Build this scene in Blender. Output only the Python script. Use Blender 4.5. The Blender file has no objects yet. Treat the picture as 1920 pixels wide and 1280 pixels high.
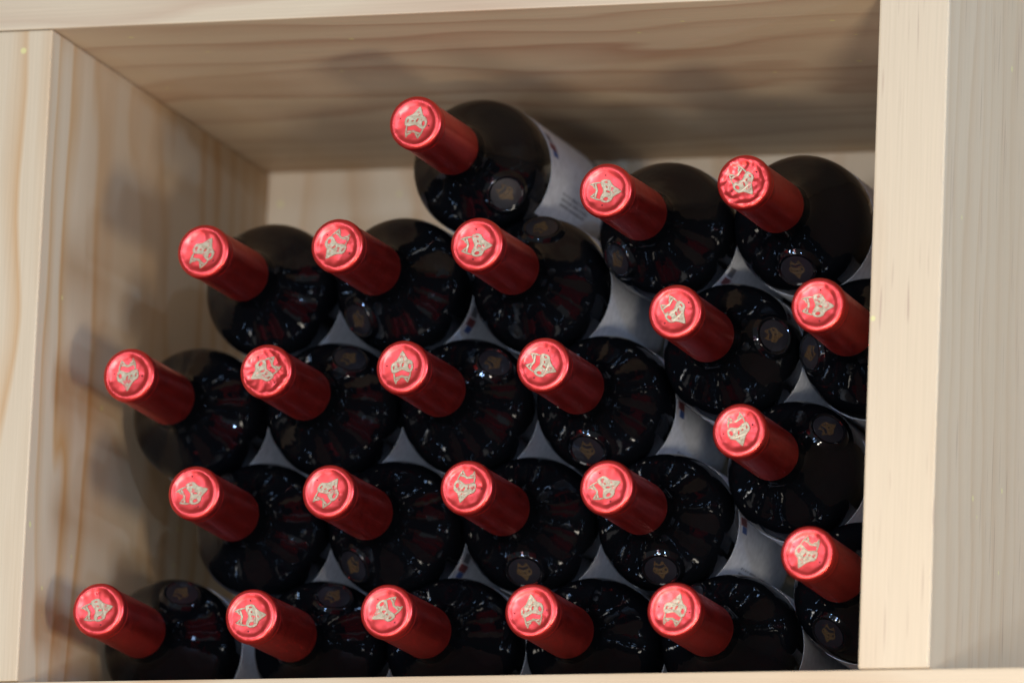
import bpy, bmesh, math, random
from mathutils import Vector, Matrix, noise
from mathutils.geometry import tessellate_polygon

S = bpy.context.scene
COL = S.collection
PI = math.pi

# ------------------------------------------------------------------ camera
cam_d = bpy.data.cameras.new("camera")
cam = bpy.data.objects.new("camera", cam_d)
COL.objects.link(cam)
CR = Vector((0.94839876, 0.31436785, 0.04138402))
CU = Vector((0.02693717, -0.20992507, 0.97734633))
CF = Vector((-0.31593381, 0.92579929, 0.20756085))
CP = Vector((1.55849913, -3.79796714, -0.67878125))
cam.matrix_world = Matrix((
    (CR.x, CU.x, -CF.x, CP.x), (CR.y, CU.y, -CF.y, CP.y),
    (CR.z, CU.z, -CF.z, CP.z), (0, 0, 0, 1)))
cam_d.sensor_width = 36.0
cam_d.lens = 15041.6 / 1920 * 36.0
cam_d.clip_start = 0.1
cam_d.clip_end = 60
cam_d.dof.use_dof = True
cam_d.dof.focus_distance = 4.125
cam_d.dof.aperture_fstop = 5.6
cam_d.dof.aperture_blades = 9
S.camera = cam

# ------------------------------------------------------------------ world: a dim indoor ambience
w = bpy.data.worlds.new("World")
S.world = w
w.use_nodes = True
bg = w.node_tree.nodes["Background"]
bg.inputs[0].default_value = (0.90, 0.94, 1.0, 1)
bg.inputs[1].default_value = 0.26

# ------------------------------------------------------------------ lamps
def area(name, loc, target, size, power, color, shape='DISK', size_y=None):
    d = bpy.data.lights.new(name, 'AREA')
    d.shape = shape
    d.size = size
    if size_y: d.size_y = size_y
    d.energy = power
    d.color = color
    o = bpy.data.objects.new(name, d)
    COL.objects.link(o)
    o.location = loc
    o.rotation_euler = (Vector(target) - Vector(loc)).to_track_quat('-Z', 'Y').to_euler()
    return o

MID = (0.22, 0.0, 0.17)
# soft light beside the photographer
area("soft_front_lamp", (0.38, -3.75, -0.42), MID, 0.24, 46, (1.0, 0.985, 0.96), 'RECTANGLE', 0.32)
# low lamp in front of and below the shelf: throws the bottle shadows up on the ceiling board
area("low_front_lamp", (0.13, -0.90, -0.42), (0.2, 0.05, 0.2), 0.36, 1.9, (1.0, 0.95, 0.93))
# low lamp on the right: throws the neck shadows on the left upright
area("low_side_lamp", (0.72, -0.56, -0.15), (0.0, 0.1, 0.10), 0.11, 2.7, (1.0, 0.91, 0.78))
# cool light added at the far right, greys and brightens the next compartment
area("cool_fill_lamp", (2.7, -0.45, 0.25), (0.5, 0.1, 0.1), 0.7, 44, (0.40, 0.61, 1.0), 'RECTANGLE', 0.9)
# small unseen cool lamps, added to put glints on the glass
for (x, y, z, s, e) in [
        (-1.2, -3.2, 0.7, 0.09, 8.0), (0.05, -3.7, 0.2, 0.13, 14.0), (0.7, -3.5, 1.1, 0.09, 8.0), (2.1, -2.7, 0.5, 0.09, 8.0), (0.7, -3.5, -0.35, 0.09, 7.0),
        (2.7, -1.5, -0.5, 0.08, 6.0), (-0.6, -3.2, -0.7, 0.08, 6.0)]:
    area("glint_lamp", (x, y, z), MID, s, e * 1.9, (0.38, 0.60, 1.0))

# ------------------------------------------------------------------ exposure
S.view_settings.view_transform = 'Standard'
S.view_settings.look = 'None'
S.view_settings.exposure = -0.06
S.view_settings.gamma = 1.0
S.view_settings.use_curve_mapping = False
S.render.engine = 'CYCLES'
S.cycles.use_denoising = True
S.cycles.sample_clamp_indirect = 4.0
S.cycles.max_bounces = 8

# ------------------------------------------------------------------ material helpers
class NT:
    def __init__(self, name):
        self.m = bpy.data.materials.new(name)
        self.m.use_nodes = True
        self.t = self.m.node_tree
        self.b = self.t.nodes["Principled BSDF"]
    def n(self, typ, **kw):
        nd = self.t.nodes.new(typ)
        for k, v in kw.items(): setattr(nd, k, v)
        return nd
    def l(self, a, b): self.t.links.new(a, b)
    def math(self, op, a, b=None, c=None):
        nd = self.n('ShaderNodeMath', operation=op)
        for i, v in enumerate((a, b, c)):
            if v is None: continue
            if isinstance(v, (int, float)): nd.inputs[i].default_value = v
            else: self.l(v, nd.inputs[i])
        return nd.outputs[0]
    def mix(self, f, a, b, blend='MIX'):
        nd = self.n('ShaderNodeMix', data_type='RGBA', blend_type=blend)
        for s, v in (('Factor', f), ('A', a), ('B', b)):
            ins = [i for i in nd.inputs if i.name == s and (i.type == 'RGBA' or s == 'Factor' and i.type == 'VALUE')]
            i = ins[0]
            if isinstance(v, (int, float)): i.default_value = v
            elif isinstance(v, tuple): i.default_value = (*v, 1)
            else: self.l(v, i)
        return [o for o in nd.outputs if o.type == 'RGBA'][0]
    def noise(self, vec, scale, detail=3.0, rough=0.5):
        nd = self.n('ShaderNodeTexNoise')
        self.l(vec, nd.inputs['Vector'])
        nd.inputs['Scale'].default_value = scale
        nd.inputs['Detail'].default_value = detail
        nd.inputs['Roughness'].default_value = rough
        return nd.outputs['Fac']
    def ramp(self, fac, stops):
        nd = self.n('ShaderNodeValToRGB')
        e = nd.color_ramp.elements
        while len(e) < len(stops): e.new(0.5)
        for k, (p, c) in enumerate(stops):
            e[k].position = p
            e[k].color = (*c, 1) if isinstance(c, tuple) else (c, c, c, 1)
        self.l(fac, nd.inputs[0])
        return nd.outputs[0]
    def bump(self, h, strength, dist):
        nd = self.n('ShaderNodeBump')
        nd.inputs['Strength'].default_value = strength
        nd.inputs['Distance'].default_value = dist
        self.l(h, nd.inputs['Height'])
        self.l(nd.outputs[0], self.b.inputs['Normal'])
        return nd
    def set(self, **kw):
        for k, v in kw.items():
            i = self.b.inputs[k.replace('_', ' ')]
            i.default_value = (*v, 1) if isinstance(v, tuple) else v


def pine(name, grain, pith, rings, seed, pale=(0.63, 0.47, 0.29), dark=(0.45, 0.235, 0.095), contrast=1.0, streaks=0.0, warp=3.2):
    """flat-sawn pine: growth rings round a pith line that runs along the grain axis (0 x, 1 y, 2 z)."""
    k = NT(name)
    tc = k.n('ShaderNodeTexCoord')
    add = k.n('ShaderNodeVectorMath', operation='ADD')
    k.l(tc.outputs['Object'], add.inputs[0])
    add.inputs[1].default_value = (seed * 1.37, seed * 0.73, seed * 2.11)
    sq = k.n('ShaderNodeVectorMath', operation='MULTIPLY')           # stretched along the grain
    k.l(add.outputs[0], sq.inputs[0])
    sc = [1.0, 1.0, 1.0]; sc[grain] = 0.26
    sq.inputs[1].default_value = sc
    fine = k.n('ShaderNodeVectorMath', operation='MULTIPLY')
    k.l(add.outputs[0], fine.inputs[0])
    sf = [1.0, 1.0, 1.0]; sf[grain] = 0.02
    fine.inputs[1].default_value = sf
    # warp
    wob = k.noise(sq.outputs[0], 14.0, 2.0)
    wob2 = k.noise(sq.outputs[0], 60.0, 2.0)
    sub = k.n('ShaderNodeVectorMath', operation='SUBTRACT')
    k.l(tc.outputs['Object'], sub.inputs[0])
    sub.inputs[1].default_value = pith
    fl = k.n('ShaderNodeVectorMath', operation='MULTIPLY')
    k.l(sub.outputs[0], fl.inputs[0])
    m = [1.0, 1.0, 1.0]; m[grain] = 0.055
    fl.inputs[1].default_value = m
    ln = k.n('ShaderNodeVectorMath', operation='LENGTH')
    k.l(fl.outputs[0], ln.inputs[0])
    r = k.math('MULTIPLY', ln.outputs['Value'], rings)
    r = k.math('ADD', r, k.math('MULTIPLY', wob, warp))
    r = k.math('ADD', r, k.math('MULTIPLY', wob2, 0.15))
    fr = k.math('FRACT', r)
    late = k.ramp(fr, [(0.0, 0.05), (0.35, 0.05), (0.70, 0.55), (0.86, 1.0), (0.95, 0.45), (1.0, 0.05)])
    # every ring has a strength of its own
    vary = k.ramp(k.noise(sq.outputs[0], 9.0, 1.0), [(0.3, 0.25), (0.7, 1.0)])
    lw = k.math('MULTIPLY', k.math('MULTIPLY', late, vary), 0.95 * contrast)
    base = k.mix(lw, pale, dark)
    # fibres and broad tone
    fib = k.ramp(k.noise(fine.outputs[0], 900.0, 3.0, 0.6), [(0.25, 0.95), (0.75, 1.03)])
    base = k.mix(1.0, base, fib, 'MULTIPLY')
    tone = k.ramp(k.noise(sq.outputs[0], 5.0, 2.0), [(0.3, (0.93, 0.90, 0.86)), (0.7, (1.04, 1.03, 1.03))])
    base = k.mix(1.0, base, tone, 'MULTIPLY')
    # short dark resin dashes
    if streaks:
        st = k.n('ShaderNodeVectorMath', operation='MULTIPLY')
        k.l(add.outputs[0], st.inputs[0])
        s3 = [1.0, 1.0, 1.0]; s3[grain] = 0.045
        st.inputs[1].default_value = s3
        s = k.ramp(k.noise(st.outputs[0], 420.0, 1.0), [(0.66, 0.0), (0.75, 1.0)])
        base = k.mix(k.math('MULTIPLY', s, streaks), base, (0.30, 0.15, 0.10))
    # few tiny yellow resin specks
    v = k.n('ShaderNodeTexVoronoi')
    k.l(add.outputs[0], v.inputs['Vector']); v.inputs['Scale'].default_value = 34.0
    dot = k.ramp(v.outputs['Distance'], [(0.045, 1.0), (0.065, 0.0)])
    base = k.mix(k.math('MULTIPLY', dot, 0.55), base, (0.75, 0.68, 0.22))
    k.l(base, k.b.inputs['Base Color'])
    k.set(Roughness=0.52, Specular_IOR_Level=0.35)
    k.bump(k.math('ADD', k.noise(fine.outputs[0], 700.0, 3.0), k.math('MULTIPLY', late, 0.5)), 0.22, 0.0006)
    return k.m


# bottle materials
def make_glass():
    k = NT("dark_bottle_glass")
    k.set(Base_Color=(0.0018, 0.0021, 0.0027), Roughness=0.07, IOR=1.46, Specular_IOR_Level=0.42)
    tc = k.n('ShaderNodeTexCoord')
    h = k.noise(tc.outputs['Object'], 82.0, 2.0)
    k.bump(h, 0.46, 0.0012)
    d = k.ramp(k.noise(tc.outputs['Object'], 900.0, 4.0, 0.7), [(0.35, 0.04), (0.75, 0.085)])
    k.l(d, k.b.inputs['Roughness'])
    return k.m

def make_foil():
    k = NT("red_foil")
    tc = k.n('ShaderNodeTexCoord')
    n1 = k.noise(tc.outputs['Object'], 130.0, 3.0)
    c = k.mix(n1, (0.83, 0.052, 0.038), (0.91, 0.074, 0.056))
    k.l(c, k.b.inputs['Base Color'])
    k.set(Metallic=0.97, Roughness=0.36, Coat_Weight=0.25, Coat_Roughness=0.26)
    st = k.n('ShaderNodeVectorMath', operation='MULTIPLY')
    k.l(tc.outputs['Object'], st.inputs[0]); st.inputs[1].default_value = (1.0, 0.10, 1.0)
    wr = k.math('ADD', k.math('MULTIPLY', k.noise(tc.outputs['Object'], 420.0, 3.0), 0.35), k.noise(st.outputs[0], 260.0, 2.0))
    k.bump(wr, 0.09, 0.0005)
    ro = k.ramp(k.noise(tc.outputs['Object'], 170.0, 4.0, 0.65), [(0.3, 0.29), (0.75, 0.42)])
    k.l(ro, k.b.inputs['Roughness'])
    return k.m

def simple(name, col, rough=0.5, metal=0.0, spec=0.5, bump=None):
    k = NT(name)
    k.set(Base_Color=col, Roughness=rough, Metallic=metal, Specular_IOR_Level=spec)
    tc = k.n('ShaderNodeTexCoord')
    v = k.ramp(k.noise(tc.outputs['Object'], 260.0, 3.0), [(0.3, 0.86), (0.7, 1.1)])
    k.l(k.mix(1.0, col, v, 'MULTIPLY'), k.b.inputs['Base Color'])
    if bump: k.bump(k.noise(tc.outputs['Object'], bump[0], 2.0), bump[1], bump[2])
    return k.m

M_GLASS = make_glass()
M_FOIL = make_foil()
def make_gold():
    k = NT("worn_gold_print")
    tc = k.n('ShaderNodeTexCoord'); oi = k.n('ShaderNodeObjectInfo')
    ad = k.n('ShaderNodeVectorMath', operation='ADD')
    k.l(tc.outputs['Object'], ad.inputs[0])
    cm = k.n('ShaderNodeCombineXYZ')
    for q in range(3): k.l(oi.outputs['Random'], cm.inputs[q])
    k.l(cm.outputs[0], ad.inputs[1])
    c = k.mix(k.noise(ad.outputs[0], 330.0, 3.0), (0.36, 0.245, 0.12), (0.60, 0.45, 0.27))
    wear = k.ramp(k.noise(ad.outputs[0], 480.0, 3.0, 0.6), [(0.56, 0.0), (0.66, 0.85)])
    c = k.mix(wear, c, (0.66, 0.045, 0.05))
    k.l(c, k.b.inputs['Base Color'])
    k.set(Metallic=0.40, Roughness=0.40)
    k.bump(k.noise(ad.outputs[0], 600.0, 2.0), 0.35, 0.0008)
    return k.m
M_GOLD = make_gold()
M_OUTLINE = simple("emblem_shade_brown", (0.30, 0.16, 0.075), 0.5, 0.2)  # emblem lines; relief shadow of the embossing painted in dark brown
M_HOLE = simple("vent_hole_dark", (0.10, 0.004, 0.006), 0.7)
M_SEAL = simple("matt_seal_glass", (0.006, 0.006, 0.008), 0.36, 0.0, 0.55, (500, 0.15, 0.0004))
M_SEALGOLD = simple("dull_seal_gold", (0.060, 0.034, 0.012), 0.5, 0.3)
M_PAPER = simple("white_label_paper", (0.66, 0.67, 0.69), 0.62, 0.0, 0.35)
M_PRED = simple("label_red_print", (0.20, 0.05, 0.05), 0.6)
M_PBLUE = simple("label_blue_print", (0.05, 0.10, 0.28), 0.6)
M_PGREY = simple("label_grey_print", (0.16, 0.16, 0.17), 0.6)

# ------------------------------------------------------------------ mesh helpers
def link(name, me, mat, parent=None, loc=(0, 0, 0), ry=0.0):
    o = bpy.data.objects.new(name, me)
    COL.objects.link(o)
    if mat and not me.materials: me.materials.append(mat)
    o.parent = parent
    o.location = loc
    o.rotation_euler = (0, ry, 0)
    return o

def mesh(name, v, f, smooth=True):
    me = bpy.data.meshes.new(name)
    me.from_pydata([tuple(p) for p in v], [], f)
    bm = bmesh.new(); bm.from_mesh(me)
    bmesh.ops.recalc_face_normals(bm, faces=bm.faces)
    bm.to_mesh(me); bm.free()
    if smooth:
        for p in me.polygons: p.use_smooth = True
    me.update()
    return me

def board(name, lo, hi, mat, parent, bevel=0.0012):
    lo, hi = Vector(lo), Vector(hi)
    c = (lo + hi) / 2
    h = (hi - lo) / 2
    bm = bmesh.new()
    bmesh.ops.create_cube(bm, size=2.0)
    for v in bm.verts: v.co = Vector((v.co.x * h.x, v.co.y * h.y, v.co.z * h.z))
    bmesh.ops.bevel(bm, geom=list(bm.edges), offset=bevel, segments=2, profile=0.6, affect='EDGES')
    me = bpy.data.meshes.new(name); bm.to_mesh(me); bm.free()
    return link(name, me, mat, parent, c)

# ------------------------------------------------------------------ the pine shelf
W, H, D, T = 0.452, 0.3482, 0.3327, 0.03697
rack = bpy.data.objects.new("wine_shelf", None)
COL.objects.link(rack)
rack["label"] = "pale pine box shelf whose square compartment holds the pile of wine bottles"
rack["category"] = "shelf"
XL, XR = -0.30, W + T + 0.42
g = 0.0004
# pith points are in each board's own (centred) coordinates
board("upright_panel", (-T, 0, g), (0, D, H - g),
      pine("pine_left_upright", 2, (-0.115, -0.02, 0.34), 60, 3.1, dark=(0.52, 0.265, 0.085), contrast=1.0), rack)
board("upright_panel", (W, 0, g), (W + T, D, H + 0.30),
      pine("pine_divider", 2, (0.006, 0.10, 0.60), 50, 7.7, contrast=0.28, streaks=0.42), rack)
board("shelf_board", (XL, 0, H), (W - g, D, H + T),
      pine("pine_top_board", 0, (0.55, -0.02, 0.105), 50, 11.3, dark=(0.40, 0.205, 0.11), contrast=0.8), rack)
board("shelf_board", (XL, 0, -T), (XR, D, 0),
      pine("pine_bottom_board", 0, (-0.4, -0.05, 0.04), 48, 17.9), rack)
board("back_panel", (XL, D + g, -T), (XR, D + 0.012, H + 0.30),
      pine("pine_back", 2, (0.05, 0.05, 0.5), 30, 23.3, dark=(0.52, 0.30, 0.14), contrast=1.1), rack)

# ------------------------------------------------------------------ bottle geometry (axis along +y, tip of the capsule at y = 0)
SEG = 72
R_BODY = 0.0368
def lathe(name, prof, seg=SEG, fn=None, close_start=True, close_end=True):
    v, f = [], []
    rings = []
    for (y, r) in prof:
        if r < 1e-6:
            v.append((0, y, 0)); rings.append([len(v) - 1])
        else:
            st = len(v)
            for i in range(seg):
                a = 2 * PI * i / seg
                p = Vector((r * math.cos(a), y, r * math.sin(a)))
                if fn: p = fn(p, a, y, r)
                v.append(p)
            rings.append(list(range(st, st + seg)))
    for A, B in zip(rings, rings[1:]):
        if len(A) == 1:
            for i in range(len(B)): f.append((A[0], B[i], B[(i + 1) % len(B)]))
        elif len(B) == 1:
            for i in range(len(A)): f.append((A[i], B[0], A[(i + 1) % len(A)]))
        else:
            for i in range(len(A)):
                j = (i + 1) % len(A)
                f.append((A[i], A[j], B[j], B[i]))
    return mesh(name, v, f)

def catmull(pts, n):
    out = []
    for i in range(len(pts) - 1):
        p0 = pts[max(i - 1, 0)]; p1 = pts[i]; p2 = pts[i + 1]; p3 = pts[min(i + 2, len(pts) - 1)]
        for k in range(n):
            t = k / n
            out.append(tuple(0.5 * ((2 * b) + (-a + c) * t + (2 * a - 5 * b + 4 * c - d) * t * t + (-a + 3 * b - 3 * c + d) * t ** 3)
                             for a, b, c, d in zip(p0, p1, p2, p3)))
    out.append(pts[-1])
    return out

SHOULDER = [(0.066, 0.0138), (0.073, 0.0143), (0.078, 0.0161), (0.0825, 0.0192), (0.0865, 0.0228), (0.0905, 0.0270),
            (0.0935, 0.0302), (0.0965, 0.0329), (0.1000, 0.0350), (0.1045, 0.0363), (0.110, 0.0368), (0.118, 0.0368), (0.128, 0.0368)]
SH = catmull(SHOULDER, 4)
glass_prof = [(0.050, 0.0), (0.050, 0.0136), (0.060, 0.0137)] + SH + \
    [(0.16, 0.0368), (0.20, 0.0368), (0.25, 0.0368), (0.286, 0.0368), (0.2915, 0.0360), (0.296, 0.0342),
     (0.2985, 0.031), (0.299, 0.028), (0.297, 0.024), (0.285, 0.012), (0.280, 0.0)]
ME_GLASS = lathe("glass_body", glass_prof, 96)

# arc-length table of the shoulder, for things that lie on it
AL = [0.0]
for a, b in zip(SH, SH[1:]): AL.append(AL[-1] + math.hypot(b[0] - a[0], b[1] - a[1]))
def shoulder_at(s):
    s = min(max(s, 0.0), AL[-1] - 1e-9)
    for i in range(len(AL) - 1):
        if AL[i + 1] >= s:
            t = (s - AL[i]) / (AL[i + 1] - AL[i])
            a, b = SH[i], SH[i + 1]
            dy, dr = b[0] - a[0], b[1] - a[1]
            L = math.hypot(dy, dr)
            return a[0] + dy * t, a[1] + dr * t, -dr / L, dy / L      # y, r, normal (y, r)
S0 = next(AL[i] for i, p in enumerate(SH) if p[0] >= 0.0905)
def on_shoulder(u, v, h):
    """u round the bottle, v along the profile (to the base), h above the glass; centre at angle 0 (+x)."""
    # a seal is a flattish pad: let it follow the bend only in part
    y, r, ny, nr = shoulder_at(S0 + v)
    y0, r0, ny0, nr0 = shoulder_at(S0)
    ph = u / r0
    bent = Vector(((r + h * nr) * math.cos(ph), y + h * ny, (r + h * nr) * math.sin(ph)))
    flat = Vector((r0, y0, 0)) + Vector((nr0, ny0, 0)) * h + Vector((-ny0, nr0, 0)) * v + Vector((0, 0, u))
    return bent.lerp(flat, 0.35)

def make_seal():
    prof = [(0.0, 1.5), (3.0, 1.5), (6.0, 1.45), (8.2, 1.35), (8.7, 1.45), (9.1, 1.95), (9.7, 2.05), (10.2, 1.85), (10.8, 1.1), (11.8, 0.3), (12.8, -0.9)]
    v, f, rings = [], [], []
    n = 48
    for (q, h) in prof:
        if q == 0: v.append(on_shoulder(0, 0, h / 1000)); rings.append([0]); continue
        st = len(v)
        for i in range(n):
            a = 2 * PI * i / n
            v.append(on_shoulder(q / 1000 * math.cos(a), q / 1000 * math.sin(a), h / 1000))
        rings.append(list(range(st, st + n)))
    for A, B in zip(rings, rings[1:]):
        for i in range(n):
            j = (i + 1) % n
            f.append((A[0], B[i], B[j]) if len(A) == 1 else (A[i], A[j], B[j], B[i]))
    return mesh("seal", v, f)
ME_SEAL = make_seal()
def make_seal_face():
    v, f, rings = [on_shoulder(0, 0, 0.00158)], [], [[0]]
    n = 48
    for q in (3.0, 6.0, 8.3):
        st = len(v)
        for i in range(n):
            a = 2 * PI * i / n
            v.append(on_shoulder(q / 1000 * math.cos(a), q / 1000 * math.sin(a), 0.00158 - 0.0001 * (q > 8)))
        rings.append(list(range(st, st + n)))
    for A, B in zip(rings, rings[1:]):
        for i in range(n):
            j = (i + 1) % n
            f.append((A[0], B[i], B[j]) if len(A) == 1 else (A[i], A[j], B[j], B[i]))
    return mesh("seal_face", v, f)
ME_SEALFACE = make_seal_face()

# the emblem: a pointed head with two rounded lobes over a zigzag collar; tip up, millimetres
def ell(cx, cy, rx, ry, n=10, rot=0.0):
    return [(cx + rx * math.cos(2 * PI * i / n) * math.cos(rot) - ry * math.sin(2 * PI * i / n) * math.sin(rot),
             cy + rx * math.cos(2 * PI * i / n) * math.sin(rot) + ry * math.sin(2 * PI * i / n) * math.cos(rot)) for i in range(n)]
EMB_OUT = [(0.3, 7.6), (-0.5, 6.6), (-1.5, 4.6), (-2.4, 3.2), (-3.5, 2.3), (-4.6, 1.6), (-5.1, 0.4), (-4.9, -1.4), (-4.4, -2.5), (-3.3, -2.7),
           (-2.2, -2.4), (-1.0, -1.7), (0.3, -1.2), (1.6, -1.6), (3.0, -2.2), (4.3, -2.4), (5.2, -1.6), (5.6, -0.2), (5.5, 1.4), (4.9, 2.7),
           (3.9, 3.3), (2.9, 3.7), (2.0, 4.9), (1.1, 6.5)]
EMB_HOLES = [ell(3.9, 0.3, 0.80, 1.25, 10, 0.2), ell(-3.7, -0.2, 0.36, 0.9, 8, -0.1), ell(0.55, 1.1, 0.45, 1.1, 8, -0.3),
             ell(-1.5, 0.3, 0.60, 0.36, 8, 0.6), ell(0.9, 3.6, 0.18, 0.7, 6, -0.3)]
EMB_LINES = [([(-3.5, -2.5), (-3.2, -4.6), (-2.9, -6.0), (-2.2, -7.8)], 0.36),
             ([(4.6, -2.3), (4.2, -4.2), (3.7, -5.6), (3.2, -7.1)], 0.36),
             ([(-3.0, -5.2), (-1.2, -4.8), (0.4, -4.2), (2.0, -4.7), (4.1, -4.6)], 0.52),
             ([(-2.3, -7.6), (-2.0, -6.2), (-0.6, -5.4)], 0.40),
             ([(3.2, -6.9), (2.6, -5.9), (1.6, -5.2)], 0.40)]
def ribbon(line, w):
    L, Rr = [], []
    for i, p in enumerate(line):
        a = Vector(line[max(i - 1, 0)]); b = Vector(line[min(i + 1, len(line) - 1)])
        d = (b - a).normalized(); nrm = Vector((-d.y, d.x))
        ww = w * (0.55 if i in (0, len(line) - 1) else 1.0)
        L.append(tuple(Vector(p) + nrm * ww)); Rr.append(tuple(Vector(p) - nrm * ww))
    return L + Rr[::-1]
def emblem_mesh(name, place, scale, height):
    """place(u, v, h) -> point; u right, v up on the disc, h out of it (metres)."""
    v, f = [], []
    def prism(loops):
        flat = [p for lp in loops for p in lp]
        tris = tessellate_polygon([[Vector((x, y, 0)) for x, y in lp] for lp in loops])
        st = len(v); n = len(flat)
        for (x, y) in flat: v.append(place(x * scale / 1000, y * scale / 1000, height))
        for (x, y) in flat: v.append(place(x * scale / 1000 * 1.015, y * scale / 1000 * 1.015, -0.0003))
        for t in tris: f.append(tuple(st + i for i in t))
        o = st
        for lp in loops:
            k = len(lp)
            for i in range(k):
                j = (i + 1) % k
                f.append((o + i, o + j, o + n + j, o + n + i))
            o += k
    prism([EMB_OUT] + EMB_HOLES)
    for ln, wd in EMB_LINES: prism([ribbon(ln, wd)])
    return mesh(name, v, f, smooth=False)
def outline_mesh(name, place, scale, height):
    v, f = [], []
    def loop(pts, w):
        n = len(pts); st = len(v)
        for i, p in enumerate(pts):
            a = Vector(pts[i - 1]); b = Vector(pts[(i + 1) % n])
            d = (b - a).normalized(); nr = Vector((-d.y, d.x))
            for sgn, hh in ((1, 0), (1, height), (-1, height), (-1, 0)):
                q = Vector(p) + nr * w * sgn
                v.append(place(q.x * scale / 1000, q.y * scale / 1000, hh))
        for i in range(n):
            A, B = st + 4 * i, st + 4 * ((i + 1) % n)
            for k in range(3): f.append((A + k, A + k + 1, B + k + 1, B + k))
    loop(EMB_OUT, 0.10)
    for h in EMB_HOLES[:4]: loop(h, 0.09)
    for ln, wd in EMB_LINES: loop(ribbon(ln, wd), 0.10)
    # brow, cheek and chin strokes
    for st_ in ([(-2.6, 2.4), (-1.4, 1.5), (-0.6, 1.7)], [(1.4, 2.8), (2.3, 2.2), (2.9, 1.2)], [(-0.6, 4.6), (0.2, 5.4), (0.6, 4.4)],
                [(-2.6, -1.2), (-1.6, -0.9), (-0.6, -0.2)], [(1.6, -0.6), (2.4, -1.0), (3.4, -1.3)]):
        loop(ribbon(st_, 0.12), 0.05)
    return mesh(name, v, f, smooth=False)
# on the capsule the disc lies in the x-z plane facing -y; the mesh's own tip points along +x
CAP_FACE_Y = 0.00078
ME_EMBLEM = emblem_mesh("emblem", lambda u, v, h: Vector((v, 0.00105 - 5.2 * (u * u + v * v) - h, -u)), 1.14, 0.00032)
ME_OUTLINE = outline_mesh("emblem_shade_outline", lambda u, v, h: Vector((v, 0.00105 - 5.2 * (u * u + v * v) - 0.00028 - h, -u)), 1.14, 0.00008)
ME_SEALEMB = emblem_mesh("emblem", lambda u, v, h: on_shoulder(u, v, 0.00158 + h), 0.74, 0.00018)

def make_hole():
    v = [Vector((0.0004 * math.cos(a), CAP_FACE_Y - 0.00030, 0.0004 * math.sin(a))) for a in [2 * PI * i / 10 for i in range(10)]]
    w_ = [p + Vector((0, 0.0006, 0)) for p in v]
    return mesh("vent_hole", v + w_, [tuple(range(10))] + [(i, (i + 1) % 10, 10 + (i + 1) % 10, 10 + i) for i in range(10)])
ME_HOLE = make_hole()

CAP_PROF = [(1.05, 0.0), (1.04, 1.5), (1.005, 3.0), (0.945, 4.5), (0.86, 6.0), (0.765, 7.4), (0.68, 8.4), (0.61, 9.0), (0.53, 9.5), (0.40, 10.0),
            (0.24, 10.5), (0.10, 11.0), (0.02, 11.5), (0.02, 12.1), (0.16, 12.75), (0.52, 13.4), (1.15, 13.95), (2.0, 14.25), (3.1, 14.4), (4.4, 14.45), (5.2, 14.35),
            (5.7, 14.05), (6.1, 13.85), (6.7, 13.78), (7.3, 13.82), (7.7, 14.0), (8.2, 14.08), (8.8, 14.0), (9.4, 13.92), (14, 13.9), (22, 13.92), (32, 13.95), (42, 14.0), (52, 14.05), (60, 14.1),
            (62.0, 14.12), (62.15, 13.95), (62.1, 13.6)]
def make_capsule(seed, crumple):
    rnd = random.Random(seed)
    off = Vector((seed * 7.3, seed * 3.1, seed * 1.7))
    dents = [(rnd.uniform(0, 2 * PI), rnd.uniform(7.6, 11.0), rnd.uniform(0.9, 2.2), rnd.uniform(-0.55, 0.25)) for _ in range(int(2 + 7 * crumple))]
    ecc = (rnd.uniform(-0.35, 0.35), rnd.uniform(-0.35, 0.35))
    def fn(p, a, y, r):
        rm = r * 1000
        d = 0.0
        if rm < 13.4 and y < 0.003:
            q = Vector((p.x * 1000, p.z * 1000, 0))
            d += 0.16 * (0.35 + crumple) * noise.noise(q * 0.33 + off)
            if crumple > 0.6: d += 0.42 * crumple * noise.noise(q * 0.42 + off * 1.3)
            for (da, dr, ds, dh) in dents:
                c = Vector((dr * math.cos(da), dr * math.sin(da), 0))
                d += -dh * math.exp(-((q - c).length / ds) ** 2) * (0.4 + 0.6 * crumple)
            # the sunken face is not quite centred
            k = math.exp(-((rm - 10.0) / 1.5) ** 2)
            p = p + Vector((ecc[0] * k / 1000, 0, ecc[1] * k / 1000))
            p = p + Vector((0.5 * k / 1000 * noise.noise(Vector((math.cos(a) * 2, math.sin(a) * 2, seed))), 0,
                            0.5 * k / 1000 * noise.noise(Vector((math.cos(a) * 2, math.sin(a) * 2, seed + 9)))))
        elif y > 0.008:
            rr = 1 + 0.005 * noise.noise(Vector((math.cos(a) * 1.4, math.sin(a) * 1.4, y * 40 + seed)))
            p = Vector((p.x * rr, p.y, p.z * rr))
            if y > 0.055: p.y += 0.0006 * noise.noise(Vector((math.cos(a) * 1.6, math.sin(a) * 1.6, seed * 3.0)))
        return p + Vector((0, d / 1000, 0))
    return lathe("capsule", [(y / 1000, r / 1000) for y, r in CAP_PROF], 80, fn)

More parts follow.
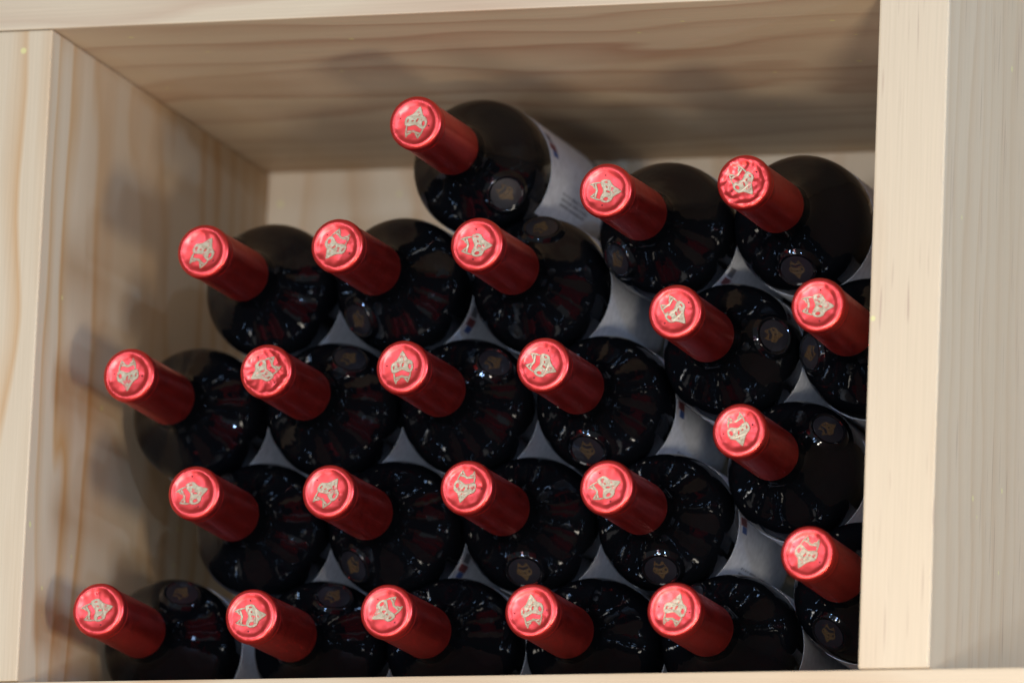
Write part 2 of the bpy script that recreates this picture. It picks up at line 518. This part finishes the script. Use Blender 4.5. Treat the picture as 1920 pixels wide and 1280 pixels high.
# paper label: wraps most of the way round, prints at its front edge
def strip(name, a0, a1, y0, y1, r, n):
    v, f = [], []
    for i in range(n + 1):
        a = a0 + (a1 - a0) * i / n
        for (y, rr) in ((y0, r), (y1, r), (y1, r - 0.00012), (y0, r - 0.00012)):
            v.append((rr * math.cos(a), y, rr * math.sin(a)))
    for i in range(n):
        b, c = 4 * i, 4 * i + 4
        for k in range(4): f.append((b + k, b + (k + 1) % 4, c + (k + 1) % 4, c + k))
    f.append((0, 1, 2, 3)); f.append((4 * n, 4 * n + 3, 4 * n + 2, 4 * n + 1))
    return mesh(name, v, f, smooth=False)
R_LAB = R_BODY + 0.00013
deg = math.radians
ME_LABEL = strip("label", deg(-62), deg(238), 0.1165, 0.2120, R_LAB, 80)
for p_ in ME_LABEL.polygons: p_.use_smooth = len(p_.vertices) == 4 and False
RP = R_LAB + 0.00011
ME_PRED = strip("red_print", deg(-3), deg(3.5), 0.120, 0.1305, RP, 3)
ME_PBLUE = strip("blue_print", deg(-9), deg(-3.3), 0.1225, 0.1305, RP, 3)
ME_PGREY = strip("grey_print", deg(5), deg(13), 0.120, 0.1285, RP, 4)
def make_text():
    rnd = random.Random(5)
    v, f = [], []
    for row in range(3):
        a = -34 - row * 4.5
        y = 0.140
        while y < 0.182:
            l = rnd.uniform(0.0008, 0.0022)
            st = len(v)
            for (aa, yy) in ((a, y), (a - 2.0, y), (a - 2.0, y + l), (a, y + l)):
                v.append((RP * math.cos(deg(aa)), yy, RP * math.sin(deg(aa))))
            f.append((st, st + 1, st + 2, st + 3))
            y += l + rnd.choice([0.0006, 0.0006, 0.002])
    return mesh("small_print", v, f, smooth=False)
ME_TEXT = make_text()

# ------------------------------------------------------------------ the bottles
POS = [(0.1978, 0.0183, 0.2948), (0.3028, 0.0189, 0.2557), (0.3770, 0.0212, 0.2576), (0.0828, 0.0203, 0.2302), (0.1578, 0.0184, 0.2306), (0.2333, 0.0197, 0.2296), (0.3405, 0.0199, 0.1918), (0.4147, 0.0186, 0.1924), (0.0444, 0.0209, 0.1655), (0.1212, 0.0185, 0.1660), (0.1959, 0.0196, 0.1655), (0.2709, 0.0201, 0.1657), (0.3781, 0.0197, 0.1278), (0.0838, 0.0203, 0.1019), (0.1580, 0.0210, 0.1016), (0.2334, 0.0218, 0.1014), (0.3086, 0.0191, 0.1017), (0.4147, 0.0206, 0.0632), (0.0376, 0.0120, 0.0371), (0.1201, 0.0192, 0.0371), (0.1949, 0.0180, 0.0371), (0.2709, 0.0219, 0.0371), (0.3452, 0.0192, 0.0371)]
NOSE = [(0.1, -0.2), (0.4, -0.7), (-0.5, -0.0), (0.0, 0.0), (-0.0, -0.1), (0.7, -0.6), (2.2, -1.4), (4.4, -0.9), (0.0, 0.0), (0.4, -1.0), (0.3, -0.2), (1.6, -1.0), (1.1, -0.3), (0.5, -0.0), (0.2, -0.6), (-0.2, 0.4), (1.2, -2.1), (2.7, 0.6), (0.0, 2.4), (-0.2, -1.0), (-0.8, 0.1), (0.2, -0.2), (3.2, -1.5)]   # how far each capsule tip points off its body axis, mm
TIP = [75, -4, -52, 58, -126, -3, -48, -4, -89, -150, 90, -25, -73, 14, 52, -105, 20, -117, 12, 3, -150, 97, 72]
SEAL = [-42, -140, -84, 140, -131, 79, 10, -168, 145, 60, 45, -96, 40, 135, -127, -84, -84, -117, 66, 64, 138, 150, 130]
CRUMPLE = [.25, .2, 1.0, .35, .6, .35, .25, .4, .3, .8, .2, .5, .45, .3, .35, .6, .3, .3, .55, .6, .3, .45, .4]
FLAG = {1: 22, 12: 2, 17: 4, 5: -28, 15: -30, 2: -42, 13: 150, 8: -120}
LABELS = [
    "dark wine bottle with red capsule lying alone at the very top of the pile",
    "red capped wine bottle right of and below the topmost, left of an upper pair",
    "wine bottle with badly crumpled red cap, upper right beside the divider",
    "upper left wine bottle, left end of the row of three below the topmost",
    "middle wine bottle of the row of three under the topmost bottle, cap crest pointing down",
    "wine bottle directly below the topmost one, right end of the row of three",
    "wine bottle with seal facing right, left one of the middle pair near the divider",
    "wine bottle half hidden by the divider, level with the middle pair, below the crumpled cap",
    "wine bottle nearest the left upright in the middle row of four, seal hidden",
    "second wine bottle from the left upright in the middle row of four, bright dented cap",
    "third wine bottle from the left in the middle row of four, crest pointing straight up",
    "right end wine bottle of the middle row of four, beside white labels",
    "single wine bottle by the divider between the middle pair and the low right bottle",
    "left end wine bottle of the row of four just above the bottom row",
    "second wine bottle from the left in the row of four just above the bottom row",
    "third wine bottle from the left in the row of four above the bottom row",
    "right end wine bottle of the row of four above the bottom row",
    "lowest wine bottle beside the divider at the right, wedged above the bottom row",
    "bottom row wine bottle in the left corner, with the round seal showing on top",
    "second wine bottle from the left in the bottom row, seal on top of its shoulder",
    "middle wine bottle of the five in the bottom row",
    "fourth wine bottle from the left in the bottom row, crest pointing straight up",
    "right end wine bottle of the five in the bottom row, left of the divider",
]
BACK = 0.18   # the Empty sits under the body, on what carries the bottle
for i, (x, y, z) in enumerate(POS):
    rnd = random.Random(100 + i)
    e = bpy.data.objects.new("wine_bottle", None)
    COL.objects.link(e)
    e.empty_display_size = 0.02
    e.location = (x, y + BACK, z - R_BODY)
    # no two lie quite alike: a little nose-down or sideways
    tx = math.radians({0: 0.8, 1: 1.3, 2: 1.3, 3: 0.8, 4: 0.9, 5: 0.6}.get(i, 0.25) + rnd.uniform(-0.2, 0.2))
    tz = math.radians(rnd.uniform(-0.3, 0.3))
    e.location.x -= BACK * math.sin(tz)
    e.location.z += BACK * math.sin(tx)
    e.rotation_euler = (tx - math.asin(NOSE[i][1] / 1000 / BACK), 0, tz + math.asin(NOSE[i][0] / 1000 / BACK))
    e["label"] = LABELS[i]
    e["category"] = "bottle"
    e["group"] = "wine bottles piled in the pine compartment"
    at = (0, -BACK, R_BODY)
    gl = link("glass_body", ME_GLASS, M_GLASS, e, at, rnd.uniform(0, 6.28))
    cap = link("capsule", make_capsule(i + 1, CRUMPLE[i]), M_FOIL, e, at, 0.0)
    tip = deg(TIP[i])
    eo = (rnd.uniform(-.0004, .0004), 0, rnd.uniform(-.0004, .0004))
    link("emblem", ME_EMBLEM, M_GOLD, cap, eo, -tip)
    link("emblem_shade_outline", ME_OUTLINE, M_OUTLINE, cap, eo, -tip)
    for k in (0, 1):
        a = tip + PI / 2 + k * PI + rnd.uniform(-0.2, 0.2)
        rr = rnd.uniform(0.0076, 0.0088)
        link("vent_hole", ME_HOLE, M_HOLE, cap, (rr * math.cos(a), 0, rr * math.sin(a)))
    se = link("seal", ME_SEAL, M_GLASS, e, at, -deg(SEAL[i]))
    link("seal_face", ME_SEALFACE, M_SEAL, se)
    link("emblem", ME_SEALEMB, M_SEALGOLD, se)
    fl = deg(FLAG.get(i + 1, rnd.uniform(-125, -55)))
    la = link("label", ME_LABEL, M_PAPER, e, at, -fl)
    link("red_print", ME_PRED, M_PRED, la)
    link("blue_print", ME_PBLUE, M_PBLUE, la)
    link("grey_print", ME_PGREY, M_PGREY, la)
    link("small_print", ME_TEXT, M_PGREY, la)
